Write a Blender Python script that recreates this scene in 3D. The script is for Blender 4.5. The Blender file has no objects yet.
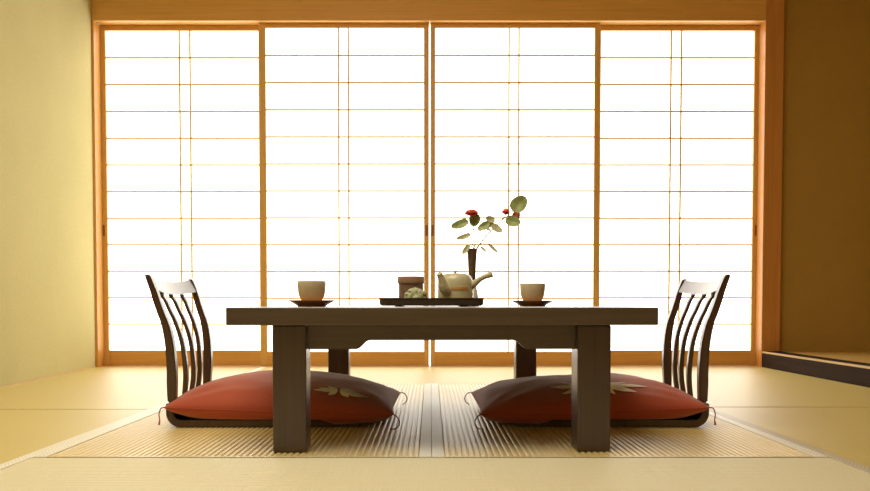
import bpy, bmesh, math, random
from math import sin, cos, pi, radians as R, sqrt
from mathutils import Vector, Matrix, noise
random.seed(4)
C = bpy.context.scene.collection

# ---------------------------------------------------------------- camera measurements
F = 826.0; TH = R(1.9); HOR = 304.0; VX = 430.5; EYE = .358
CY = HOR + F*math.tan(TH)
def zc(Y, dz): return Y*cos(TH) - dz*sin(TH)
def Zat(py, Y):
    t = (CY-py)/F
    return EYE + Y*(t*cos(TH)-sin(TH))/(cos(TH)+t*sin(TH))
def Xat(px, py, Y): return (px-VX)/F*zc(Y, Zat(py, Y)-EYE)
def P(px, py, Y): return (Xat(px, py, Y), Y, Zat(py, Y))

# ---------------------------------------------------------------- materials
def nodes(name):
    m = bpy.data.materials.new(name); m.use_nodes = True
    n = m.node_tree.nodes; l = m.node_tree.links
    return m, n, l, n['Principled BSDF']
def ramp(n, l, src, c0, c1, p0=.3, p1=.7):
    r = n.new('ShaderNodeValToRGB')
    r.color_ramp.elements[0].position = p0; r.color_ramp.elements[1].position = p1
    r.color_ramp.elements[0].color = (*c0, 1); r.color_ramp.elements[1].color = (*c1, 1)
    l.new(src, r.inputs[0]); return r.outputs[0]
def coords(n, l, scale=(1, 1, 1)):
    t = n.new('ShaderNodeTexCoord'); mp = n.new('ShaderNodeMapping')
    mp.inputs['Scale'].default_value = scale
    l.new(t.outputs['Object'], mp.inputs[0]); return mp.outputs[0]
def noi(n, l, vec, scale=5, detail=4, rough=.5):
    t = n.new('ShaderNodeTexNoise'); t.inputs['Scale'].default_value = scale
    t.inputs['Detail'].default_value = detail; t.inputs['Roughness'].default_value = rough
    l.new(vec, t.inputs['Vector']); return t.outputs[0]
def bump(n, l, b, h, strength, dist=.002):
    u = n.new('ShaderNodeBump'); u.inputs['Strength'].default_value = strength
    u.inputs['Distance'].default_value = dist
    l.new(h, u.inputs['Height']); l.new(u.outputs[0], b.inputs['Normal'])
def setp(b, rough=.5, spec=.5, coat=0, cr=.1, sheen=0):
    b.inputs['Roughness'].default_value = rough
    b.inputs['Specular IOR Level'].default_value = spec
    b.inputs['Coat Weight'].default_value = coat
    b.inputs['Coat Roughness'].default_value = cr
    b.inputs['Sheen Weight'].default_value = sheen
def wood(name, c0, c1, axis=2, rough=.4, spec=.5, coat=0, grain=60, bmp=.15, cr=.15):
    m, n, l, b = nodes(name)
    s = [grain]*3; s[axis] = grain*.03
    v = coords(n, l, s)
    f = noi(n, l, v, 1, 5, .6)
    l.new(ramp(n, l, f, c0, c1, .3, .7), b.inputs['Base Color'])
    bump(n, l, b, f, bmp, .001); setp(b, rough, spec, coat, cr); return m
def plain(name, c, rough=.5, spec=.5, coat=0, var=.12, scale=30, bmp=0, sheen=0, metal=0, cr=.1):
    m, n, l, b = nodes(name)
    f = noi(n, l, coords(n, l), scale, 4)
    l.new(ramp(n, l, f, tuple(x*(1-var) for x in c), tuple(min(1, x*(1+var)) for x in c)), b.inputs['Base Color'])
    if bmp: bump(n, l, b, f, bmp, .002)
    setp(b, rough, spec, coat, cr, sheen); b.inputs['Metallic'].default_value = metal; return m
def plaster(name, c):
    m, n, l, b = nodes(name)
    v = coords(n, l)
    f = noi(n, l, v, 140, 6, .7)
    g = noi(n, l, v, 2.2, 3)
    mx = n.new('ShaderNodeMath'); mx.operation = 'MULTIPLY_ADD'
    l.new(f, mx.inputs[0]); mx.inputs[1].default_value = .7
    mg = n.new('ShaderNodeMath'); mg.operation = 'MULTIPLY'; l.new(g, mg.inputs[0]); mg.inputs[1].default_value = .3
    l.new(mg.outputs[0], mx.inputs[2])
    l.new(ramp(n, l, mx.outputs[0], tuple(x*.9 for x in c), tuple(x*1.08 for x in c), .35, .65), b.inputs['Base Color'])
    bump(n, l, b, f, .5, .002); setp(b, .95, .1); return m
def rush(name, axis, c0, c1, rough=.5, spec=.5):
    # woven rush: fine stalks run across the ribs (ribs run along `axis`)
    m, n, l, b = nodes(name)
    s = [5, 5, 5]; s[axis] = 500
    f = noi(n, l, coords(n, l, s), 1, 3, .6)
    s2 = [60, 60, 60]; s2[axis] = 900
    f2 = noi(n, l, coords(n, l, s2), 1, 2, .5)
    g = noi(n, l, coords(n, l), 3.0, 3)
    mx = n.new('ShaderNodeMix'); mx.data_type = 'RGBA'
    l.new(g, mx.inputs[0])
    l.new(ramp(n, l, f, c0, c1, .25, .75), mx.inputs[6])
    l.new(ramp(n, l, f2, c0, c1, .25, .75), mx.inputs[7])
    l.new(mx.outputs[2], b.inputs['Base Color'])
    bump(n, l, b, f2, .35, .0008); setp(b, rough, spec); return m
def brocade(name, c0, c1):
    m, n, l, b = nodes(name)
    ch = n.new('ShaderNodeTexChecker'); ch.inputs['Scale'].default_value = 210
    ch.inputs[1].default_value = (*c0, 1); ch.inputs[2].default_value = (*c1, 1)
    l.new(coords(n, l, (1, .6, 1)), ch.inputs[0]); l.new(ch.outputs[0], b.inputs['Base Color'])
    setp(b, .42, .5); return m
def paper(name, e):
    m, n, l, b = nodes(name)
    f = noi(n, l, coords(n, l, (1, 1, 1)), 25, 5, .65)
    l.new(ramp(n, l, f, (.93, .93, .9), (.98, .98, .96), .3, .7), b.inputs['Base Color'])
    l.new(ramp(n, l, f, (.97, .975, .93), (1, 1, .97), .3, .7), b.inputs['Emission Color'])
    b.inputs['Emission Strength'].default_value = e
    setp(b, .9, .1); return m

M = dict(
    post=wood('reddish post wood', (.52, .22, .052), (.62, .28, .07), 2, .4, .4, grain=70),
    hinoki_v=wood('honey wood upright', (.60, .29, .06), (.72, .37, .09), 2, .38, .5, grain=70),
    hinoki_h=wood('honey wood level', (.68, .36, .09), (.80, .45, .13), 0, .38, .5, grain=70),
    rail=wood('door wood level', (.62, .33, .08), (.74, .41, .11), 0, .4, .5, grain=70),
    stile=wood('door wood upright', (.64, .37, .11), (.76, .46, .15), 2, .4, .5, grain=70),
    kumiko=plain('lattice wood', (.86, .66, .28), .5, .4),
    pull=plain('finger pull brown', (.28, .12, .04), .5, .4),
    paper=paper('backlit shoji paper', 2.75),
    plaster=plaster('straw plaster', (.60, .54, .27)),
    plaster_shade=plaster('shade-painted plaster', (.45, .28, .07)),  # same plaster as the left wall, darkened to paint the alcove's shade
    ceil=wood('ceiling boards', (.45, .3, .13), (.55, .38, .18), 1, .6, .3, grain=20),
    rush_y=rush('rush with ribs along the room', 1, (.66, .50, .19), (.84, .68, .32), .36, .7),
    rush_x=rush('rush with ribs across the room', 0, (.66, .60, .38), (.82, .77, .56), .55, .4),
    rush_s=rush('rush of the side mats', 1, (.58, .46, .14), (.70, .57, .21), .36, .7),
    border=brocade('pale brocade', (.78, .75, .63), (.90, .88, .78)),
    border_side=brocade('grey brocade', (.50, .45, .33), (.64, .58, .44)),
    dark_h=wood('dark table wood', (.072, .047, .031), (.105, .072, .050), 0, .32, .5, .3, grain=50, cr=.25),
    dark_v=wood('dark leg wood', (.050, .028, .018), (.078, .046, .030), 2, .32, .5, .3, grain=50, cr=.25),
    chair=wood('dark chair wood', (.040, .014, .008), (.075, .028, .015), 2, .3, .5, .5, grain=80, cr=.2),
    lacquer=wood('dark lacquered sill', (.026, .013, .007), (.040, .021, .012), 1, .7, .08, 0, grain=30),
    pale_edge=wood('pale strip and lit sill edge', (.60, .40, .16), (.68, .48, .20), 1, .4, .5, grain=60),  # pale wood of the baseboard; on the sill it paints a lit chamfer
    alcove=wood('alcove mat', (.50, .32, .08), (.60, .40, .12), 0, .6, .4, grain=40),
    cloth=plain('rust red cotton', (.42, .075, .034), .75, .25, 0, .10, 400, .25, sheen=.35),
    motif=plain('cream thread', (.95, .88, .72), .8, .2, var=.04),
    thread=plain('red thread', (.34, .075, .04), .8, .2, var=.05),
    cup=plain('cream glazed cup', (.62, .54, .36), .35, .5, .3, .06, 60),
    saucer=wood('brown lacquer saucer', (.38, .16, .06), (.46, .21, .085), 0, .3, .5, .4, grain=40),
    tray=plain('black brown tray', (.085, .058, .046), .3, .5, .5, .1, 30),
    canister=wood('cherry bark canister', (.17, .10, .075), (.25, .15, .11), 0, .4, .5, .1, grain=60),
    lid=wood('cherry bark lid', (.30, .17, .12), (.38, .23, .16), 0, .4, .5, .1, grain=60),
    teapot=plain('celadon glaze', (.58, .54, .34), .35, .5, .35, .06, 40),
    band=plain('tan panel', (.62, .33, .09), .6, .3, var=.1),
    vase=plain('brown vase glaze', (.10, .055, .04), .2, .6, .6, .1, 30),
    vase_low=plain('pale vase glaze', (.72, .70, .62), .2, .6, .6, .04, 30),
    leaf=plain('leaf green', (.27, .33, .11), .45, .5, 0, .25, 60),
    leaf_pale=plain('pale leaf green', (.46, .46, .24), .5, .4, 0, .2, 60),
    petal=plain('red petals', (.85, .20, .15), .6, .3, 0, .15, 80),
    stamen=plain('cream bud', (.75, .68, .42), .6, .3),
    stem=plain('pale stem', (.36, .31, .14), .6, .3),
    sprig=plain('grey green sprig', (.46, .48, .30), .7, .3, 0, .2, 90),
    crumb=plain('amber sweet', (.42, .20, .06), .5, .4, 0, .2, 90),
)

# ---------------------------------------------------------------- mesh helpers
def box(bm, x0, x1, y0, y1, z0, z1, bev=0, seg=2):
    t = bmesh.new()
    bmesh.ops.create_cube(t, size=1)
    for v in t.verts:
        v.co = Vector((x0+(v.co.x+.5)*(x1-x0), y0+(v.co.y+.5)*(y1-y0), z0+(v.co.z+.5)*(z1-z0)))
    if bev: bmesh.ops.bevel(t, geom=t.edges[:], offset=bev, segments=seg, affect='EDGES', profile=.5)
    merge(bm, t)
def merge(bm, t):
    mp = {v: bm.verts.new(v.co) for v in t.verts}
    for f in t.faces:
        try: nf = bm.faces.new([mp[v] for v in f.verts]); nf.smooth = f.smooth
        except ValueError: pass
    t.free()
def obj(name, bm, mat, parent=None, smooth=False):
    bmesh.ops.recalc_face_normals(bm, faces=bm.faces[:])
    me = bpy.data.meshes.new(name); bm.to_mesh(me); bm.free()
    me.materials.append(mat)
    if smooth:
        for p in me.polygons: p.use_smooth = True
        try: me.set_sharp_from_angle(angle=R(40))
        except Exception: pass
    o = bpy.data.objects.new(name, me); C.objects.link(o)
    if parent: o.parent = parent
    return o
def bx(name, dims, mat, parent=None, bev=.0015):
    b = bmesh.new(); box(b, *dims, bev=bev); return obj(name, b, mat, parent)
def tag(o, label=None, cat=None, group=None, kind=None):
    if label: o['label'] = label
    if cat: o['category'] = cat
    if group: o['group'] = group
    if kind: o['kind'] = kind
    return o
def empty(name, loc, label, cat, rotz=0, group=None, kind=None):
    o = bpy.data.objects.new(name, None); C.objects.link(o)
    o.location = loc; o.rotation_euler = (0, 0, rotz); o.empty_display_size = .05
    return tag(o, label, cat, group, kind)
def copy_tree(o, parent=None):
    c = o.copy(); C.objects.link(c)
    if parent: c.parent = parent
    for ch in [x for x in o.children]: copy_tree(ch, c)
    return c
def lathe(bm, prof, seg=40, c=(0, 0, 0)):
    rings = []
    for r, z in prof:
        if r < 1e-6: rings.append([bm.verts.new((c[0], c[1], c[2]+z))])
        else: rings.append([bm.verts.new((c[0]+r*cos(2*pi*k/seg), c[1]+r*sin(2*pi*k/seg), c[2]+z)) for k in range(seg)])
    for a, b in zip(rings, rings[1:]):
        for k in range(seg):
            j = (k+1) % seg
            if len(a) == 1 and len(b) == 1: continue
            if len(a) == 1: bm.faces.new((a[0], b[k], b[j]))
            elif len(b) == 1: bm.faces.new((a[k], b[0], a[j]))
            else: bm.faces.new((a[k], b[k], b[j], a[j]))
def tube(bm, pts, rad, seg=10, flat=1.0, up=Vector((0, 1, 0))):
    pts = [Vector(p) for p in pts]; n = len(pts)
    if not hasattr(rad, '__len__'): rad = [rad]*n
    rings = []
    for i, p in enumerate(pts):
        t = (pts[min(i+1, n-1)]-pts[max(i-1, 0)]).normalized()
        s = t.cross(up)
        if s.length < 1e-4: s = t.cross(Vector((1, 0, 0)))
        s.normalize(); u = s.cross(t)
        rings.append([bm.verts.new(p+(s*cos(2*pi*k/seg)+u*sin(2*pi*k/seg)*flat)*rad[i]) for k in range(seg)])
    for a, b in zip(rings, rings[1:]):
        for k in range(seg): bm.faces.new((a[k], b[k], b[(k+1) % seg], a[(k+1) % seg]))
    bm.faces.new(rings[0][::-1]); bm.faces.new(rings[-1])
def spline(pts, n=6):
    pts = [Vector(p) for p in pts]; out = []
    for i in range(len(pts)-1):
        p0 = pts[max(i-1, 0)]; p1 = pts[i]; p2 = pts[i+1]; p3 = pts[min(i+2, len(pts)-1)]
        for k in range(n):
            t = k/n
            out.append(.5*((2*p1)+(p2-p0)*t+(2*p0-5*p1+4*p2-p3)*t*t+(3*p1-p0-3*p2+p3)*t**3))
    out.append(pts[-1]); return out
def prism(bm, outline, y0, y1, bev=0):
    # outline in (x, z), extruded from y0 to y1
    t = bmesh.new()
    a = [t.verts.new((x, y0, z)) for x, z in outline]; b = [t.verts.new((x, y1, z)) for x, z in outline]
    t.faces.new(a); t.faces.new(b[::-1])
    n = len(a)
    for k in range(n): t.faces.new((a[k], b[k], b[(k+1) % n], a[(k+1) % n]))
    if bev:
        bmesh.ops.recalc_face_normals(t, faces=t.faces[:])
        es = [e for e in t.edges if len(e.link_faces) == 2 and e.calc_face_angle(0) > R(50)]
        bmesh.ops.bevel(t, geom=es, offset=bev, segments=2, affect='EDGES')
    merge(bm, t)

# ---------------------------------------------------------------- the room
YW = 4.70                       # face of the window wall
XL, XR = -1.908, 1.884           # corner at left, inner side of the alcove post at right
YB = -1.6                       # wall behind the camera
HC = 2.45
def struct(name, label, cat, dims, mat, bev=.001):
    o = bx(name, dims, mat, None, bev); return tag(o, label, cat, None, 'structure')

struct('floor', 'wooden subfloor under the straw mats', 'floor', (-2.2, 3.1, YB, 5.1, -.12, -.055), M['hinoki_h'], 0)
struct('ceiling', 'board ceiling over the room', 'ceiling', (-2.2, 3.1, YB-.1, 5.0, HC, HC+.05), M['ceil'], 0)
# left wall: straight pieces, slightly closer on the near side
b = bmesh.new()
XN = -1.835
pl = [(XL, 5.0), (XL, YW), (XN, 3.5), (XN, YB-.1), (-2.2, YB-.1), (-2.2, 5.0)]
lo = [b.verts.new((x, y, -.12)) for x, y in pl]; hi = [b.verts.new((x, y, HC)) for x, y in pl]
b.faces.new(lo); b.faces.new(hi[::-1])
for k in range(len(pl)): b.faces.new((lo[k], hi[k], hi[(k+1) % len(pl)], lo[(k+1) % len(pl)]))
tag(obj('wall_left', b, M['plaster']), 'straw coloured plaster wall left of the paper doors', 'wall', None, 'structure')
b = bmesh.new()
def strip(bm, p0, p1, w, z0, z1):
    d = Vector((p1[0]-p0[0], p1[1]-p0[1])).normalized(); nx, ny = d.y, -d.x
    q = [(p0[0], p0[1]), (p1[0], p1[1]), (p1[0]+nx*w, p1[1]+ny*w), (p0[0]+nx*w, p0[1]+ny*w)]
    lo = [bm.verts.new((x, y, z0)) for x, y in q]; hi = [bm.verts.new((x, y, z1)) for x, y in q]
    bm.faces.new(lo); bm.faces.new(hi[::-1])
    for k in range(4): bm.faces.new((lo[k], hi[k], hi[(k+1) % 4], lo[(k+1) % 4]))
strip(b, (XN+.0005, 3.5), (XL+.0005, YW-.03), .012, -.05, .006)
strip(b, (XN+.0005, YB), (XN+.0005, 3.5), .012, -.05, .006)
tag(obj('baseboard_left', b, M['pale_edge']), 'thin pale wooden strip at the foot of the left wall', 'baseboard', None, 'structure')
struct('wall_back', 'plaster wall behind the viewer', 'wall', (-2.2, 3.1, YB-.1, YB, -.12, HC), M['plaster'], 0)
struct('wall_alcove', 'plaster wall, painted darker for shade, at the back of the alcove right of the post', 'wall', (XR+.095, 3.1, YW+.035, 5.0, -.12, HC), M['plaster_shade'], 0)
struct('wall_right', 'plaster side wall of the alcove, painted darker for shade', 'wall', (3.0, 3.1, YB, YW+.034, -.12, HC), M['plaster_shade'], 0)

# opening frame
ZB = Zat(20.6, YW)              # underside of the big beam
struct('trim_1', 'wide honey wood lintel beam above the paper doors', 'trim', (XL, XR+.105, YW, YW+.03, ZB, HC), M['hinoki_h'], .002)
struct('trim_2', 'square honey wood post between the paper doors and the alcove', 'trim', (XR, XR+.105, YW-.004, YW+.13, -.05, HC), M['post'], .003)
struct('trim_3', 'narrow honey wood jamb in the corner beside the left wall', 'trim', (XL, XL+.014, YW-.003, YW+.12, -.05, ZB), M['hinoki_v'], .001)
struct('trim_4', 'grooved wooden head track above the paper doors', 'trim', (XL+.014, XR, YW+.031, YW+.13, Zat(22.6, YW+.05), Zat(22.6, YW+.05)+.06), M['hinoki_h'], .001)
struct('trim_5', 'wooden sill under the paper doors', 'trim', (XL+.014, XR, YW-.02, YW+.13, -.05, .0005), M['rail'], .001)

# paper sliding doors
def door(n, xo, xs_l, xs_r, pl_, pr_, ktop, kbot, vx, Y, pull_px, label):
    """pixel measurements of one leaf on its own plane Y"""
    yr = 190
    X = lambda px: Xat(px, yr, Y)
    x0, x1, a0, a1 = X(xs_l), X(xs_r), X(pl_), X(pr_)
    zt, zb = Zat(ktop-.5, Y), Zat(kbot-.2, Y)
    top, bot = Zat(22.6, YW+.05)-.001, .002
    T = .028
    r = empty('door_%d' % n, ((x0+x1)/2, Y, 0), label, 'sliding door', kind='structure')
    ox = (x0+x1)/2
    def part(name, d, mat, bev=.0012, par=None):
        o = bx(name, (d[0]-ox, d[1]-ox, d[2]-Y, d[3]-Y, d[4], d[5]), mat, par or r, bev); return o
    s1 = part('stile', (x0, a0, Y, Y+T, bot, top), M['stile'])
    s2 = part('stile', (a1, x1, Y, Y+T, bot, top), M['stile'])
    part('top_rail', (a0, a1, Y+.002, Y+T-.002, zt, top), M['rail'])
    part('bottom_rail', (a0, a1, Y+.002, Y+T-.002, bot, zb), M['rail'])
    b = bmesh.new()
    N = 12
    for k in range(1, N):
        z = zb+(zt-zb)*k/N
        box(b, a0-ox, a1-ox, .006, .018, z-.0043, z+.0043)
    for px in vx:
        x = X(px)-ox
        box(b, x-.0043, x+.0043, .0055, .0185, zb, zt)
    obj('lattice', b, M['kumiko'], r)
    b = bmesh.new(); box(b, a0-ox, a1-ox, .0185, .0193, zb, zt)
    obj('paper_pane', b, M['paper'], r)
    for px in pull_px:
        x = X(px)
        st = s1 if x < ox else s2
        z1, z0 = Zat(225, Y), Zat(236, Y)
        b = bmesh.new()
        w = .0068
        # recessed pull: a frame with a sunk plate
        box(b, x-w-ox, x+w-ox, -.0012, .004, z0, z1, .0008)
        box(b, x-w*.55-ox, x+w*.55-ox, -.0018, .004, z0+.006, z1-.006, .0004)
        obj('finger_pull', b, M['pull'], st)
    return r
YI, YO = YW+.05, YW+.09
door(1, 0, 100.2, 265.0, 106.8, 259.2, 30.8, 350.7, (180.3, 190.8), YO, (103.2,), 'paper sliding door at far left beside the plaster wall')
door(2, 0, 260.0, 429.0, 266.2, 423.9, 28.1, 352.0, (338.7, 348.6), YI, (426.6,), 'second paper sliding door from the left, behind the left cup')
door(3, 0, 430.6, 599.2, 435.2, 594.0, 28.1, 352.0, (508.8, 518.7), YI, (432.6,), 'third paper sliding door from the left, behind the teapot and flowers')
door(4, 0, 594.6, 758.8, 600.2, 753.0, 30.8, 350.7, (670.3, 680.6), YO, (756.4,), 'paper sliding door at far right beside the square post')

# alcove
SH = .088
struct('trim_6', 'dark lacquered sill beam along the front of the alcove', 'trim', (XR+.002, XR+.105, YB, YW-.005, -.05, SH-.009), M['lacquer'], .002)
struct('trim_7', 'light-catching top edge of the dark alcove sill, gleam painted pale', 'trim', (XR+.001, XR+.022, YB, YW-.005, SH-.0088, SH), M['pale_edge'], .001)  # pale strip stands in for light caught on the sill's chamfer
struct('trim_8', 'dark top of the alcove sill behind its pale edge', 'trim', (XR+.0225, XR+.1045, YB, YW-.005, SH-.0088, SH+.001), M['lacquer'], .001)
struct('trim_9', 'raised straw coloured alcove floor behind the dark sill', 'floor', (XR+.106, 3.0, YB, YW+.034, -.05, SH-.001), M['alcove'], .0)

# tatami
def tatami(x0, x1, y0, y1, along, mat, amp, label, borders=(), bmat=None, bw=.029, group=None):
    """ribs run along `along` (1 = into the room, 0 = across)."""
    g, gy = .0006, .0022
    x0 += g; x1 -= g; y0 += gy; y1 -= gy
    cx, cy = (x0+x1)/2, (y0+y1)/2
    r = empty('tatami_mat', (cx, cy, 0), label, 'straw mat', group=group)
    X0, X1, Y0, Y1 = x0-cx, x1-cx, y0-cy, y1-cy
    bX0 = X0+(bw if 'l' in borders else 0); bX1 = X1-(bw if 'r' in borders else 0)
    b = bmesh.new()
    p = .015
    prof = [(0, -1), (.10, -.75), (.2, -.15), (.35, 0), (.5, .05), (.65, 0), (.8, -.15), (.9, -.75)]
    A0, A1 = (bX0, bX1) if along == 1 else (Y0, Y1)
    B0, B1 = (Y0, Y1) if along == 1 else (bX0, bX1)
    n = round((A1-A0)/p); p = (A1-A0)/n
    ss = []
    for k in range(n):
        for u, h in prof: ss.append((A0+(k+u)*p, h*amp))
    ss.append((A1, -amp))
    lo, hi = [], []
    for s, h in ss:
        if along == 1: lo.append(b.verts.new((s, B0, h))); hi.append(b.verts.new((s, B1, h)))
        else: lo.append(b.verts.new((B0, s, h))); hi.append(b.verts.new((B1, s, h)))
    for k in range(len(ss)-1): b.faces.new((lo[k], lo[k+1], hi[k+1], hi[k]))
    for row in (lo, hi):      # ends folded down to the straw core
        prev = row
        low = [b.verts.new((v.co.x, v.co.y, -.05)) for v in row]
        for k in range(len(row)-1): b.faces.new((row[k], row[k+1], low[k+1], low[k]))
    for q in (0, -1):
        a, c = lo[q], hi[q]
        d, e = b.verts.new((a.co.x, a.co.y, -.05)), b.verts.new((c.co.x, c.co.y, -.05))
        b.faces.new((a, c, e, d))
    obj('rush_cover', b, mat, r)
    if along == 1:
        b = bmesh.new(); box(b, bX0, bX1, Y0, Y0+.009, -.05, .0006, .0004, 1)
        obj('folded_end', b, mat, r)
    for s in borders:
        e0, e1 = (X0, bX0) if s == 'l' else (bX1, X1)
        b = bmesh.new(); box(b, e0, e1, Y0, Y1, -.05, .0012, .0006, 1)
        obj('cloth_border', b, bmat or M['border'], r)
    return r
SEAM, FR, BK, ED = .003, 1.92, 3.70, .93
tatami(-ED, SEAM, FR, BK, 1, M['rush_y'], .0036, 'ribbed straw mat under the left floor chair', ('l', 'r'), M['border'])
tatami(SEAM, ED, FR, BK, 1, M['rush_y'], .0036, 'ribbed straw mat under the right floor chair', ('l', 'r'), M['border'])
tatami(-ED, ED, BK, YW-.02, 0, M['rush_s'], .0008, 'shining straw mat lying across the room in front of the middle doors')
tatami(-ED, ED, FR-.93, FR, 0, M['rush_x'], .0009, 'pale straw mat across the foreground, in front of the table legs')
tatami(-ED, ED, FR-.93*2, FR-.93, 0, M['rush_x'], .0009, 'straw mat beneath the viewer, nearer than the foreground mat')
tatami(-1.822, -ED, 2.80, YW-.02, 1, M['rush_s'], .0006, 'straw mat beside the left wall, behind the seam', ('r',), M['border'])
tatami(-1.822, -ED, .95, 2.80, 1, M['rush_s'], .0006, 'straw mat at the left edge, in front of the seam', ('r',), M['border'])
tatami(ED, XR, 2.86, YW-.02, 1, M['rush_s'], .0006, 'straw mat along the alcove sill, behind the seam', ('l',), M['border_side'])
tatami(ED, XR, 1.0, 2.86, 1, M['rush_s'], .0006, 'straw mat at the right edge, in front of the seam', ('l',), M['border_side'])
# filler boards where the left wall bends away
b = bmesh.new(); box(b, -1.903, -1.8225, 3.45, YW-.02, -.05, -.001)
tag(obj('trim_10', b, M['rush_s']), 'sliver of straw floor between the left mat and the wall', 'floor', None, 'structure')

# ---------------------------------------------------------------- low table
TZ = .350
t_ang = R(.95)
TC = Vector((.0185, 2.64, 0))
table = empty('low_table', TC, 'long low dark brown wooden table with thick square legs', 'table', t_ang)
XLt, XRt = -.514, .514
D0, D1 = -.680, .672
b = bmesh.new(); box(b, XLt, XRt, D0, D1, TZ-.0425, TZ, .003, 3)
obj('tabletop', b, M['dark_h'], table)
LW = .081
lx0, lx1 = -.409, .407
for (xa, ya) in ((lx0, -.655), (lx1-LW, -.655), (lx0, .585), (lx1-LW, .585)):
    b = bmesh.new(); box(b, xa, xa+LW, ya, ya+LW, .0005, TZ-.0427, .004, 2)
    obj('leg', b, M['dark_v'], table)
def apron_outline(x0, x1):
    zt, ze, zm = TZ-.0427, .248, .270
    pts = [(x0, zt), (x0, ze)]
    c = .118
    s = .034
    for k in range(9):
        u = k/8; pts.append((x0+c+s*u, ze+(zm-ze)*(.5-.5*cos(pi*u))))
    for k in range(9):
        u = 1-k/8; pts.append((x1-c-s*u, ze+(zm-ze)*(.5-.5*cos(pi*u))))
    pts += [(x1, ze), (x1, zt)]
    return pts
for ya in (-.633, .603):
    b = bmesh.new(); prism(b, apron_outline(lx0+LW+.0005, lx1-LW-.0005), ya, ya+.024, .0015)
    obj('apron', b, M['dark_h'], table)
for xa in (lx0+.03, lx1-.054):
    b = bmesh.new(); box(b, xa, xa+.024, -.573, .584, .262, TZ-.0427, .0015)
    obj('side_apron', b, M['dark_v'], table)

# ---------------------------------------------------------------- floor chairs
def make_chair(label, loc, rotz):
    r = empty('floor_chair', loc, label, 'floor chair', rotz)
    W = .229
    # bent seat board: flat, then curving up at the back (x = 0 is the back plane)
    out = []; inn = []
    th = .021
    out.append((-.56, .0)); inn.append((-.56, th))
    out.append((-.553, .0)); inn.append((-.555, th))
    cx, cz, ro = -.042, .042, .042
    for k in range(11):
        a = -pi/2+k/10*pi/2
        out.append((cx+ro*cos(a), cz+ro*sin(a))); inn.append((cx+(ro-th)*cos(a), cz+(ro-th)*sin(a)))
    out.append((0, .070)); inn.append((-.023, .070))
    b = bmesh.new(); prism(b, out+inn[::-1], -W, W, .002)
    obj('seat', b, M['chair'], r, True)
    def flare(bb, lo, hi):
        for v in bb.verts:
            t = min(1, max(0, (v.co.z-.07)/.35)); v.co.y *= lo+(hi-lo)*t
        return bb
    path = [(0, .0705, .0235), (.001, .12, .027), (0.0, .17, .027), (.0025, .241, .025), (.0115, .30, .023), (.0210, .329, .022), (.032, .3647, .021), (.0405, .397, .0195), (.051, .430, .0175), (.0550, .4415, .0160)]
    def curve(path, y0, y1, off=0, m=5):
        P3 = spline([(x+off, w, z) for x, z, w in path], m)
        o_ = [(p.x, p.z) for p in P3]; i_ = [(p.x-p.y, p.z-p.y*.12*(p.z > .3)) for p in P3]
        # rounded tip
        tip = ((o_[-1][0]+i_[-1][0])/2+.002, max(o_[-1][1], i_[-1][1])+.004)
        bb = bmesh.new(); prism(bb, o_+[tip]+i_[::-1], y0, y1, .003)
        return bb
    for s in (-1, 1):
        y0, y1 = (-W, -W+.028) if s < 0 else (W-.028, W)
        obj('back_post', flare(curve(path, y0, y1), .93, 1.04), M['chair'], r, True)
    # crest rail: bowed board between the posts
    b = bmesh.new(); n = 16; rows = []
    for i in range(n+1):
        u = i/n*2-1; y = u*(W-.0285)
        bow = .017*(1-u*u); dip = .011*(1-u*u)
        zt, zl = .4385-dip, .399-dip
        def xa(z):   # outer line of the post
            return .0405+(z-.397)*.36
        pr = [(xa(zl)+bow-.001, zl), (xa((zl+zt)/2)+bow+.001, (zl+zt)/2), (xa(zt)+bow-.002, zt), (xa(zt)+bow-.011, zt+.001),
              (xa((zl+zt)/2)+bow-.0145, (zl+zt)/2), (xa(zl)+bow-.0165, zl)]
        rows.append([b.verts.new((x, y, z)) for x, z in pr])
    for p_, q_ in zip(rows, rows[1:]):
        for k in range(6): b.faces.new((p_[k], q_[k], q_[(k+1) % 6], p_[(k+1) % 6]))
    b.faces.new(rows[0]); b.faces.new(rows[-1][::-1])
    obj('crest_rail', flare(b, .93, 1.04), M['chair'], r, True)
    # slats: bowed back at the top, forward in the lower part
    for y in (-.106, .0, .106):
        u = y/W
        bt = .017*(1-u*u); bl = -.013*(1-u*u)
        sp = [(-.004, .0705, .013), (-.004+bl*.6, .12, .014), (-.004+bl*.7, .17, .014), (-.001+bl*.35, .241, .013), (.0085+bt*.2, .30, .012),
              (.0205+bt*.55, .34, .011), (.0275+bt*.8, .366, .0105), (.0355+bt, .392-.011*(1-u*u), .010), (.0385+bt, .401-.011*(1-u*u), .009)]
        P3 = spline([(x, w, z) for x, z, w in sp], 5)
        o_ = [(p.x, p.z) for p in P3]; i_ = [(p.x-p.y, p.z) for p in P3]
        b = bmesh.new(); prism(b, o_+i_[::-1], y-.011, y+.011, .0018)
        flare(b, .70, 1.04)
        obj('slat', b, M['chair'], r, True)
    return r
make_chair('dark wooden legless floor chair left of the table, slatted back', (-.771, 2.614, 0), pi+R(.9))
rc = copy_tree(bpy.data.objects['floor_chair']); rc.location = (.815, 2.614, 0); rc.rotation_euler = (0, 0, R(-1.7))
rc['label'] = 'dark wooden legless floor chair right of the table, slatted back'

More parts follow.
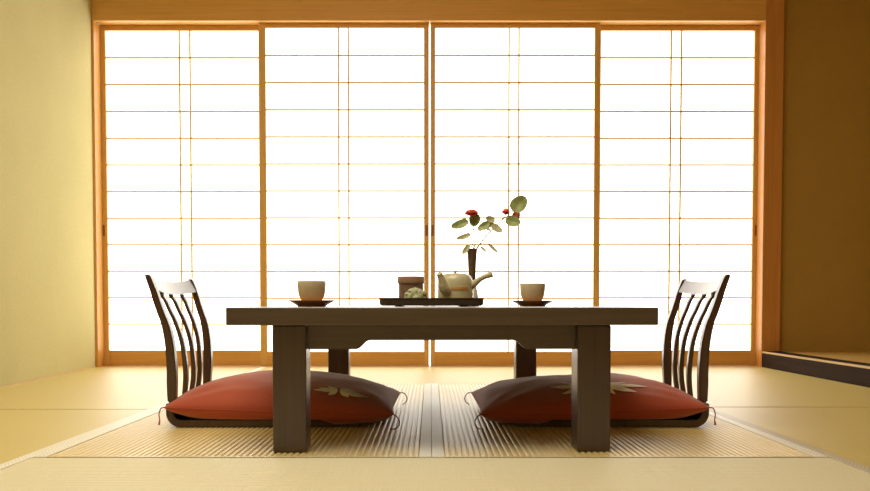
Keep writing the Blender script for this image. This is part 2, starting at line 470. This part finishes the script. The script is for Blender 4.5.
# ---------------------------------------------------------------- cushions
def cushion(label, loc, s, seed, rotz, top, motif):
    r = empty('floor_cushion', loc, label, 'cushion', rotz)
    A, B = .330, .285
    def seam(u, v):
        # u: -s side is the outer (chair back) side in local axes: +u = outer
        o = u*s
        return .047+.014*max(0, o)-.010*max(0, -o)*(1-abs(v))*.5 - .004*max(0,-o)
    def shape(u, v):
        pin = .035
        x = A*u*(1-pin*(1-v*v)**1.0*abs(u)**3)
        y = B*v*(1-pin*(1-u*u)**1.0*abs(v)**3)
        t = max(0, (1-u**2)*(1-v**2))
        return x, y, t
    def fold(u, v):
        w = 0
        for (cu, cv) in ((1, 1), (1, -1), (-1, 1), (-1, -1)):
            du, dv = cu-u, cv-v
            d = math.hypot(du, dv); an = math.atan2(abs(dv), abs(du))
            w += math.exp(-((d-.35)/.28)**2)*sin(an*11+seed+cu*2+cv)*.0035*min(1, d*3)
        w += noise.noise(Vector((u*2.2+seed*3, v*2.6, seed)))*.007
        w += noise.noise(Vector((u*6+seed, v*7, seed+4)))*.0022
        return w
    def ztop(u, v):
        x, y, t = shape(u, v)
        e = t**.46
        dim = .006*math.exp(-((u*u+v*v)/.02))
        return seam(u, v)+(top-.047)*e+fold(u, v)*min(1, t*5)-dim
    def zbot(u, v):
        x, y, t = shape(u, v)
        xl = x*s                    # outer positive
        floor_ = .0235 if xl > -.12 else .0235-min(1, (-.12-xl)/.03)*.0145
        return max(floor_+.0006, seam(u, v)-.085*t**.42)
    N = 44
    def grid(fn, b):
        # denser towards the edges
        g = [[None]*(N+1) for _ in range(N+1)]
        for i in range(N+1):
            for j in range(N+1):
                u = sin((i/N*2-1)*pi/2); v = sin((j/N*2-1)*pi/2)
                x, y, t = shape(u, v); g[i][j] = b.verts.new((x, y, fn(u, v)))
        return g
    b = bmesh.new()
    gt, gb = grid(ztop, b), grid(zbot, b)
    for g in (gt, gb):
        for i in range(N):
            for j in range(N): b.faces.new((g[i][j], g[i+1][j], g[i+1][j+1], g[i][j+1]))
    bmesh.ops.remove_doubles(b, verts=b.verts[:], dist=.0004)
    o = obj('cover', b, M['cloth'], r, False)
    for p in o.data.polygons: p.use_smooth = True
    # piping along the seam
    ring = []
    K = 30
    for a, c_ in (((-1, -1), (1, -1)), ((1, -1), (1, 1)), ((1, 1), (-1, 1)), ((-1, 1), (-1, -1))):
        for k in range(K):
            q = sin((k/K*2-1)*pi/2)*.5+.5
            u = a[0]+(c_[0]-a[0])*q; v = a[1]+(c_[1]-a[1])*q
            x, y, t = shape(u, v); ring.append((x, y, seam(u, v)))
    ring.append(ring[0])
    b = bmesh.new(); tube(b, ring, .0016, 6, up=Vector((0, 0, 1)))
    obj('piping', b, M['cloth'], r, True)
    # woven leaf motif lying on the top face
    b = bmesh.new()
    def leafshape(c, ang, ln, wd):
        n = 10; m = 3
        rows = []
        for i in range(n+1):
            q = i/n; w = wd*(sin(pi*q)**.8)*(1-.35*q)+.0004
            row = []
            for j in range(-m, m+1):
                lx, ly = q*ln, w*j/m
                x = c[0]+lx*cos(ang)-ly*sin(ang); y = c[1]+lx*sin(ang)+ly*cos(ang)
                u, v = x/A, y/B
                row.append(b.verts.new((x, y, ztop(u, v)+.0022)))
            rows.append(row)
        for p_, q_ in zip(rows, rows[1:]):
            for j in range(2*m): b.faces.new((p_[j], q_[j], q_[j+1], p_[j+1]))
    for lf in motif: leafshape(*lf)
    mo = obj('leaf_motif', b, M['motif'], r, True)
    # corner threads
    for (cu, cv) in ((1, 1), (1, -1), (-1, 1), (-1, -1)):
        x, y, t = shape(cu, cv); z = seam(cu, cv)
        out = cu*s > 0
        if out:
            pts = [(x-.004*cu, y, z), (x+.006*cu, y-.003, z-.002), (x+.010*cu, y-.008, z-.018), (x+.007*cu, y-.012, z-.034), (x+.009*cu, y-.012, max(z-.048, .004))]
            rr = .0017
        elif cv < 0:
            pts = [(x-.004*cu, y, z), (x+.008*cu, y-.006, z-.006), (x+.016*cu, y-.012, z-.016), (x+.017*cu, y-.02, z-.028), (x+.008*cu, y-.024, .0045), (x-.006*cu, y-.03, .0035)]
            rr = .0017
        else:
            pts = [(x-.004*cu, y, z), (x+.012*cu, y-.004, z-.002), (x+.022*cu, y-.01, z-.016), (x+.02*cu, y-.02, z-.030), (x+.008*cu, y-.03, .004)]
            rr = .0017
        b = bmesh.new(); tube(b, spline(pts, 5), rr, 6)
        if out:     # little tuft at the end
            tube(b, [pts[-2], pts[-1]], [rr, rr*1.9], 8)
        obj('corner_thread', b, M['thread'], r, True)
    return r
mot = []
for an, ln, wd in ((0, .145, .020), (24, .10, .016), (-26, .115, .018), (50, .065, .014), (-55, .07, .015), (180, .130, .020), (156, .10, .016), (204, .11, .018), (128, .06, .014), (232, .07, .015)):
    mot.append(((.02+.008*cos(R(an)), -.185+.004*sin(R(an))), R(an), ln, wd))
mot_l = []
for an, ln, wd in ((0, .085, .014), (14, .06, .011), (-16, .075, .013), (172, .055, .010), (186, .070, .010), (38, .035, .010), (-42, .04, .011), (140, .04, .009), (-135, .035, .010)):
    mot_l.append(((.165+.004*cos(R(an)), -.215), R(an), ln, wd))
cushion('rust red floor cushion on the left chair, rising towards the table', (-.436, 2.645, 0), -1, 1.3, R(0), .139, mot_l)
cushion('rust red floor cushion on the right chair, larger cream motif in view', (.474, 2.645, 0), 1, 5.2, R(0), .131, mot)

# ---------------------------------------------------------------- things on the table
def cup(loc, sc, label, slabel):
    s = empty('saucer', loc, slabel, 'saucer', group=None)
    b = bmesh.new()
    pr = [(0, .0015), (.034, .0015), (.035, 0), (.0375, 0), (.0385, .002), (.044, .006), (.053, .011), (.061, .0150), (.0625, .0165), (.0625, .0180), (.060, .0180), (.052, .0155), (.040, .0118), (.028, .0095), (0, .009)]
    lathe(b, [(r*sc, z*sc) for r, z in pr], 48); obj('dish', b, M['saucer'], s, True)
    c = empty('tea_cup', (loc[0], loc[1], loc[2]+.0098*sc), label, 'cup')
    b = bmesh.new()
    pr = [(0, .004), (.018, .004), (.0185, 0), (.0225, 0), (.0235, .004), (.0285, .0085), (.0335, .017), (.0365, .028), (.0380, .042), (.0390, .0585), (.0385, .0595), (.0375, .0590), (.0365, .045), (.034, .028), (.028, .014), (.018, .0085), (0, .0075)]
    lathe(b, [(r*sc, z*sc) for r, z in pr], 48); obj('bowl', b, M['cup'], c, True)
def onT(px, Y): return (Xat(px, 306, Y), Y, TZ+.0003)
cup(onT(311.8, 2.35), 1.05, 'cream handleless tea cup at the left end of the table', 'brown lacquer saucer under the left tea cup')
cup(onT(532.4, 2.68), 1.07, 'cream handleless tea cup to the right of the teapot', 'brown lacquer saucer under the right tea cup')

# tray
ty = 2.62; tx = Xat(431.5, 300, 2.5)
tray = empty('tray', (tx, ty, TZ+.0003), 'dark brown oblong lacquer tray in the middle of the table', 'tray')
def rrect(w, d, r, n=6):
    pts = []
    for cx_, cy_, a0 in ((w/2-r, d/2-r, 0), (-w/2+r, d/2-r, pi/2), (-w/2+r, -d/2+r, pi), (w/2-r, -d/2+r, 3*pi/2)):
        for k in range(n+1):
            a = a0+k/n*pi/2; pts.append((cx_+r*cos(a), cy_+r*sin(a)))
    return pts
def loft(b, layers, cap0=True, cap1=True):
    rs = [[b.verts.new((x, y, z)) for x, y in pts] for pts, z in layers]
    for p_, q_ in zip(rs, rs[1:]):
        n = len(p_)
        for k in range(n): b.faces.new((p_[k], p_[(k+1) % n], q_[(k+1) % n], q_[k]))
    if cap0: b.faces.new(rs[0])
    if cap1: b.faces.new(rs[-1])
b = bmesh.new()
Wt, Dt = .318, .236
loft(b, [(rrect(Wt-.016, Dt-.016, .02), .002), (rrect(Wt-.004, Dt-.004, .024), .004), (rrect(Wt, Dt, .026), .010), (rrect(Wt+.002, Dt+.002, .027), .0215), (rrect(Wt+.009, Dt+.009, .030), .0245),
         (rrect(Wt+.009, Dt+.009, .030), .0262), (rrect(Wt-.006, Dt-.006, .022), .0262), (rrect(Wt-.010, Dt-.010, .02), .0065), (rrect(Wt-.014, Dt-.014, .018), .006)])
obj('tray_body', b, M['tray'], tray, True)
for sx in (-1, 1):
    b = bmesh.new(); box(b, sx*.1-.012, sx*.1+.012, -.09, .09, 0, .0021, .0006, 1); obj('foot', b, M['tray'], tray)
TF = TZ+.0003+.0062

# canister
cy_ = 2.62
cx_ = Xat(411.0, 290, cy_)
can = empty('tea_canister', (cx_, cy_, TF), 'round brown bark covered tea canister standing on the tray', 'canister')
b = bmesh.new(); lathe(b, [(0, 0), (.0385, 0), (.0395, .001), (.0395, .071), (.037, .072), (0, .072)], 48); obj('body', b, M['canister'], can, True)
b = bmesh.new(); lathe(b, [(0, .0725), (.0405, .0662), (.0428, .0662), (.0435, .0675), (.0435, .0868), (.0425, .0883), (0, .0888)], 48); obj('lid', b, M['lid'], can, True)

# leafy lumps in front of the canister
def lump(bm, c, r, seed, sq=(1, 1, 1)):
    t = bmesh.new(); bmesh.ops.create_icosphere(t, subdivisions=3, radius=1)
    for v in t.verts:
        d = v.co.normalized()
        k = 1+.32*noise.noise(d*2.1+Vector((seed, 0, 0)))+.22*noise.noise(d*5.5+Vector((0, seed, 0)))
        v.co = Vector((c[0]+d.x*r*k*sq[0], c[1]+d.y*r*k*sq[1], max(c[2]+d.z*r*k*sq[2], .0)))
    for f in t.faces: f.smooth = True
    merge(bm, t)
yy = 2.545
spx = Xat(415.6, 290, yy)
b = bmesh.new()
for i, (dx, dy, dz, r_, sd) in enumerate(((-.018, 0, .016, .015, 1), (-.004, .002, .021, .018, 2), (.013, 0, .020, .017, 3), (.022, .002, .014, .013, 4), (-.026, -.002, .010, .010, 5), (.003, -.01, .010, .014, 6), (.025, -.003, .026, .008, 7), (-.012, .003, .030, .008, 8), (.004, 0, .033, .007, 9))):
    lump(b, (dx, dy, dz), r_, sd)
# ruffled leaf edges around it
rnd = random.Random(7)
for k in range(34):
    a = rnd.uniform(0, 2*pi); q = rnd.uniform(.3, 1)
    x, y = .030*cos(a)*q, .014*sin(a)*q
    z = .012+.020*sqrt(max(0, 1-q*q))+rnd.uniform(0, .006)
    s_ = rnd.uniform(.004, .007); an = rnd.uniform(0, pi)
    lump(b, (x, y, z), s_, k+10, (1, 1, .6))
sp = obj('leafy_sweet', b, M['sprig'], None, False)
sp.location = (spx, yy, TF); sp.scale = (1.02, 1, 1.28)
tag(sp, 'ruffled grey green leafy lump in front of the canister on the tray', 'sweet')
b = bmesh.new()
lump(b, (0, 0, .006), .007, 3, (1.3, 1, .8)); lump(b, (.008, .003, .005), .005, 5); lump(b, (.001, .002, .016), .0042, 6); lump(b, (.004, .001, .011), .005, 8)
am = obj('amber_sweet', b, M['crumb'], None, False); am.location = (Xat(402.6, 290, yy), yy+.002, TF)
tag(am, 'small amber crumbled sweet at the left foot of the canister', 'sweet')

# teapot
py_ = 2.60
def q(px, pz, Y=py_): 
    return P(px, pz, Y)
tpx = Xat(455.3, 290, py_)
pot = empty('teapot', (tpx, py_, TF), 'pale celadon teapot with straight side handle on the tray', 'teapot')
def loc(px, pz, dy=0):
    p = P(px, pz, py_+dy); return (p[0]-tpx, dy, p[2]-TF)
hh = Zat(273.8, py_)-TF
rb = (473.4-437.2)/2/F*py_
b = bmesh.new()
pr = [(0, .0015), (rb*.84, .0015), (rb*.90, 0), (rb*.955, .001), (rb*.985, .006), (rb*1.0, .018), (rb*1.0, .032), (rb*.985, hh*.66), (rb*.95, hh*.80), (rb*.86, hh*.91), (rb*.76, hh*.965), (rb*.70, hh*.985), (rb*.66, hh*.98), (rb*.66, hh*.97), (0, hh*.97)]
lathe(b, pr, 56); obj('body', b, M['teapot'], pot, True)
b = bmesh.new(); lathe(b, [(0, hh*.972), (rb*.65, hh*.972), (rb*.655, hh*.99), (rb*.55, hh*1.0), (rb*.2, hh*1.03), (.0035, hh*1.035), (.0032, hh+.0045), (.0065, hh+.0065), (.0085, hh+.0085), (.006, hh+.0100), (0, hh+.0105)], 40)
obj('lid', b, M['teapot'], pot, True)
# spout: rises at the left front, flared lip
b = bmesh.new()
pts = [loc(448.0, 291.5, -.040), loc(445.6, 290.5, -.053), loc(443.2, 286.5, -.062), loc(442.0, 281, -.067), loc(440.5, 276.5, -.071), loc(439.0, 273.6, -.075)]
tube(b, spline(pts, 5), [.0155]*4+[.0165]*3+[.016]*3+[.0145]*3+[.0125]*3+[.011]*3+[.0098]*3+[.0093]*2+[.0090]*2, 20)
spb = obj('spout', b, M['teapot'], pot, True)
# side handle: hollow stick leaving the body at the right and flaring at its end
b = bmesh.new()
pts = [loc(468.5, 288.0, -.012), loc(474, 284.0, -.018), loc(479, 279.8, -.022), loc(484, 277.0, -.026), loc(489, 275.2, -.029), loc(492.3, 274.2, -.031)]
hp = spline(pts, 4); n = len(hp)
rd = [.0125-.0045*min(1, i/(n*.45))+.0022*max(0, (i-n*.6)/(n*.4)) for i in range(n)]
tube(b, hp, rd, 20); obj('handle', b, M['teapot'], pot, True)
b = bmesh.new()
e = Vector(hp[-1]); d = (e-Vector(hp[-2])).normalized()
tube(b, [e-d*.0005, e+d*.0006], [rd[-1]*.62, rd[-1]*.62], 16); obj('handle_hole', b, M['canister'], pot, True)
# tan panel on the belly (curved)
b = bmesh.new()
x0 = loc(451.2, 288, -.05)[0]; x1 = loc(468.2, 288, -.05)[0]
zlo, zhi = loc(460, 289.7, -.05)[2], loc(460, 287.1, -.05)[2]
ro, ri = rb+.0014, rb-.002
xs = [x0+(x1-x0)*k/14 for k in range(15)]
rows = []
for x in xs:
    x = max(-rb*.98, min(rb*.98, x)); y = -sqrt(ro*ro-x*x); y2 = -sqrt(max(1e-6, ri*ri-x*x))
    rows.append([b.verts.new((x, y, zlo)), b.verts.new((x, y, zhi)), b.verts.new((x, y2, zhi)), b.verts.new((x, y2, zlo))])
for p_, q_ in zip(rows, rows[1:]):
    for k in range(4): b.faces.new((p_[k], q_[k], q_[(k+1) % 4], p_[(k+1) % 4]))
b.faces.new(rows[0]); b.faces.new(rows[-1][::-1])
obj('belly_panel', b, M['band'], pot, True)

# vase + camellia
vy = 2.83
vx = Xat(472.0, 270, vy)
vase = empty('vase', (vx, vy, TZ+.0003), 'slender dark vase behind the teapot holding red flowers', 'vase')
vh = Zat(249.0, vy)-TZ
b = bmesh.new()
pr = [(.0115, vh*.42), (.0115, vh*.50), (.0118, vh*.6), (.0128, vh*.75), (.0142, vh*.88), (.0158, vh*.97), (.0168, vh), (.0160, vh+.001), (.0145, vh*.985), (.0110, vh*.85), (.007, vh*.6), (.006, vh*.45), (0, vh*.44)]
lathe(b, [(q_[0]*1.12, q_[1]) for q_ in pr], 40); obj('neck', b, M['vase'], vase, True)
b = bmesh.new()
pr = [(0, .001), (.020, .001), (.022, 0), (.024, .002), (.0235, .02), (.0215, .035), (.018, .055), (.0135, .070), (.0120, vh*.405), (.0112, vh*.419), (0, vh*.419)]
lathe(b, pr, 40); obj('foot', b, M['vase_low'], vase, True)

VB = Vector((vx, vy, TZ+vh*.6))
def stemtube(pts, r0=.0011, r1=.0007):
    b = bmesh.new(); s_ = spline(pts, 6); n = len(s_)
    tube(b, s_, [r0+(r1-r0)*i/(n-1) for i in range(n)], 8); return b
def leafmesh(b, base, tip, wd, face=(0, -1, 0), cup_=.18, droop=0.0, th=.0006, pw=.45):
    base = Vector(base); tip = Vector(tip); ax = tip-base; ln = ax.length; ax.normalize()
    nrm = Vector(face); nrm = (nrm-ax*nrm.dot(ax)).normalized(); sd = ax.cross(nrm)
    n, m = 12, 4
    for sgn in (1, -1):
        rows = []
        for i in range(n+1):
            t = i/n; w = wd*.5*(max(0, sin(pi*t**.85)))**pw+.00015
            row = []
            for j in range(-m, m+1):
                s_ = j/m
                p = base+ax*ln*t+sd*w*s_+nrm*(abs(s_)*w*cup_*2 - (.10*ln*sin(pi*t)) + sgn*th*.5)
                p.z -= droop*ln*t*t
                row.append(b.verts.new(p))
            rows.append(row)
        for p_, q_ in zip(rows, rows[1:]):
            for j in range(2*m):
                f = b.faces.new((p_[j], q_[j], q_[j+1], p_[j+1]) if sgn > 0 else (p_[j+1], q_[j+1], q_[j], p_[j])); f.smooth = True
def flower(b, c, rx, rz, face):
    # camellia: overlapping cupped petals
    c = Vector(c); f = Vector(face).normalized()
    a1 = f.cross(Vector((0, 1, 0)) if abs(f.y) < .8 else Vector((1, 0, 0))).normalized(); a2 = f.cross(a1)
    for ring, (n, rr, lift) in enumerate(((6, 1.0, .25), (5, .75, .55), (4, .45, .85))):
        for k in range(n):
            a = 2*pi*k/n+ring*.4
            d = a1*cos(a)*rx+a2*sin(a)*rz
            tip = c+d*rr*1.15+f*rx*lift*.6
            leafmesh(b, c-f*rx*.15-d*.3, tip, rx*1.5*rr+.004, face=f, cup_=-.1, pw=.4)
def core(b, c, rr):
    t = bmesh.new(); bmesh.ops.create_icosphere(t, subdivisions=3, radius=1)
    for v in t.verts:
        k = 1+.10*noise.noise(v.co*2.4+Vector(c)*40)
        v.co = Vector((c[0]+v.co.x*rr[0]*k, c[1]+v.co.y*rr[1]*k, c[2]+v.co.z*rr[2]*k))
    merge(b, t)
branch = empty('camellia_branch', (0, 0, 0), 'camellia branch with red flowers and green leaves in the dark vase', 'flower branch')
branch.location = VB
def rel(p): return tuple(Vector(p)-VB)
def Q(px, py, dy=0): return rel(P(px, py, vy+dy))
for pts, r0 in (([rel((vx-.003, vy, TZ+vh*.85)), Q(475.2, 243), Q(474.0, 229), Q(472.2, 214)], .0011),
                ([rel((vx+.003, vy, TZ+vh*.85)), Q(479.5, 244.5), Q(490, 232), Q(501.5, 220.5, -.01), Q(507, 212, -.01)], .0012),
                ([Q(501.5, 220.5, -.01), Q(511, 213, -.005), Q(517, 208, 0)], .0009),
                ([rel((vx-.001, vy, TZ+vh*.85)), Q(473.5, 246), Q(469, 241), Q(466.3, 234)], .0008),
                ([rel((vx+.001, vy, TZ+vh*.85)), Q(478.5, 245), Q(484, 243.4), Q(490, 243.6)], .0009),
                ([Q(474.4, 232), Q(471, 226), Q(466, 222.5)], .0008),
                ([Q(486, 237), Q(484.5, 230), Q(487, 224)], .0008),
                ([Q(472.6, 216), Q(475.5, 209), Q(477.2, 206.3)], .0006)):
    obj('stem', stemtube(pts, r0*1.8, r0*1.2), M['stem'], branch, True)
LV = [  # base px, tip px, width px, dy, pale
    ((512.5, 211.5), (526.0, 196.5), 13.5, 0, 0),
    ((505.5, 219.5), (520.5, 223.0), 9.5, -.02, 0),
    ((468.5, 221.0), (451.0, 227.0), 7.5, -.01, 0),
    ((471.0, 234.0), (456.0, 238.8), 4.4, -.02, 1),
    ((475.5, 214.0), (474.0, 226.5), 9.5, .01, 0),
    ((480.0, 228.0), (494.0, 221.5), 7.0, .02, 0),
    ((495.0, 220.5), (485.5, 218.0), 6.0, .01, 1),
    ((489.0, 222.5), (477.8, 229.5), 6.0, -.02, 0),
    ((491.5, 224.5), (502.0, 232.0), 6.5, -.01, 1),
    ((481.0, 226.5), (480.2, 231.5), 3.5, -.03, 1),
    ((486.0, 228.0), (490.5, 230.5), 2.6, -.03, 1),
    ((469.3, 244.8), (462.5, 254.0), 4.5, -.02, 1),
    ((488.0, 243.4), (498.0, 252.5), 2.6, -.02, 1),
    ((480.5, 246.5), (486.5, 251.8), 2.0, -.03, 1),
]
SC = vy/F
for (bp, tp, w, dy, pale) in LV:
    b = bmesh.new()
    leafmesh(b, Q(*bp, dy), Q(*tp, dy-.012), w*1.2*SC, face=(random.uniform(-.3, .3), -1, .35), droop=.02)
    obj('leaf', b, M['leaf_pale' if pale else 'leaf'], branch)
for (px, py, rx, rz, f) in ((471.5, 212.6, 6.4, 3.6, (0, -.15, 1)), (506.0, 211.5, 3.4, 3.6, (-.1, -.3, 1)), (516.0, 215.3, 3.0, 2.6, (.2, -.6, -.3))):
    b = bmesh.new(); core(b, Q(px, py, -.004), (rx*SC*.95, rx*SC*.6, rz*SC*.95)); flower(b, Q(px, py, -.005), rx*SC, rz*SC*1.6, f)
    obj('blossom', b, M['petal'], branch)
b = bmesh.new(); lump(b, (0, 0, 0), .003, 2)
for v in b.verts: v.co += Vector(Q(477.5, 205.5))
obj('bud', b, M['stamen'], branch)

# ---------------------------------------------------------------- light
w = bpy.data.worlds.new('World'); bpy.context.scene.world = w; w.use_nodes = True
bg = w.node_tree.nodes['Background']
bg.inputs[0].default_value = (1, .99, .96, 1); bg.inputs[1].default_value = 4.0
def area(name, loc, rot, sx, sy, e, col):
    l = bpy.data.lights.new(name, 'AREA'); l.shape = 'RECTANGLE'; l.size = sx; l.size_y = sy
    l.energy = e; l.color = col
    o = bpy.data.objects.new(name, l); C.objects.link(o); o.location = loc; o.rotation_euler = rot
    return o
area('ceiling_fill', (-.5, 1.6, HC-.03), (0, 0, 0), 1.6, 1.6, 50, (1, .91, .74))  # added fill light under the ceiling, brightens the room; no fixture there

# ---------------------------------------------------------------- camera
cam = bpy.data.cameras.new('camera'); co = bpy.data.objects.new('camera', cam); C.objects.link(co)
cam.sensor_width = 36; cam.lens = F/870*36
co.location = (0, 0, EYE); co.rotation_euler = (pi/2-TH, 0, 0)
cam.shift_x = (435-VX)/870
cam.shift_y = (CY-245.5)/870
cam.clip_start = .05
bpy.context.scene.camera = co
vs = bpy.context.scene.view_settings
vs.view_transform = 'Standard'; vs.look = 'None'; vs.gamma = 1; vs.use_curve_mapping = False; vs.exposure = 0
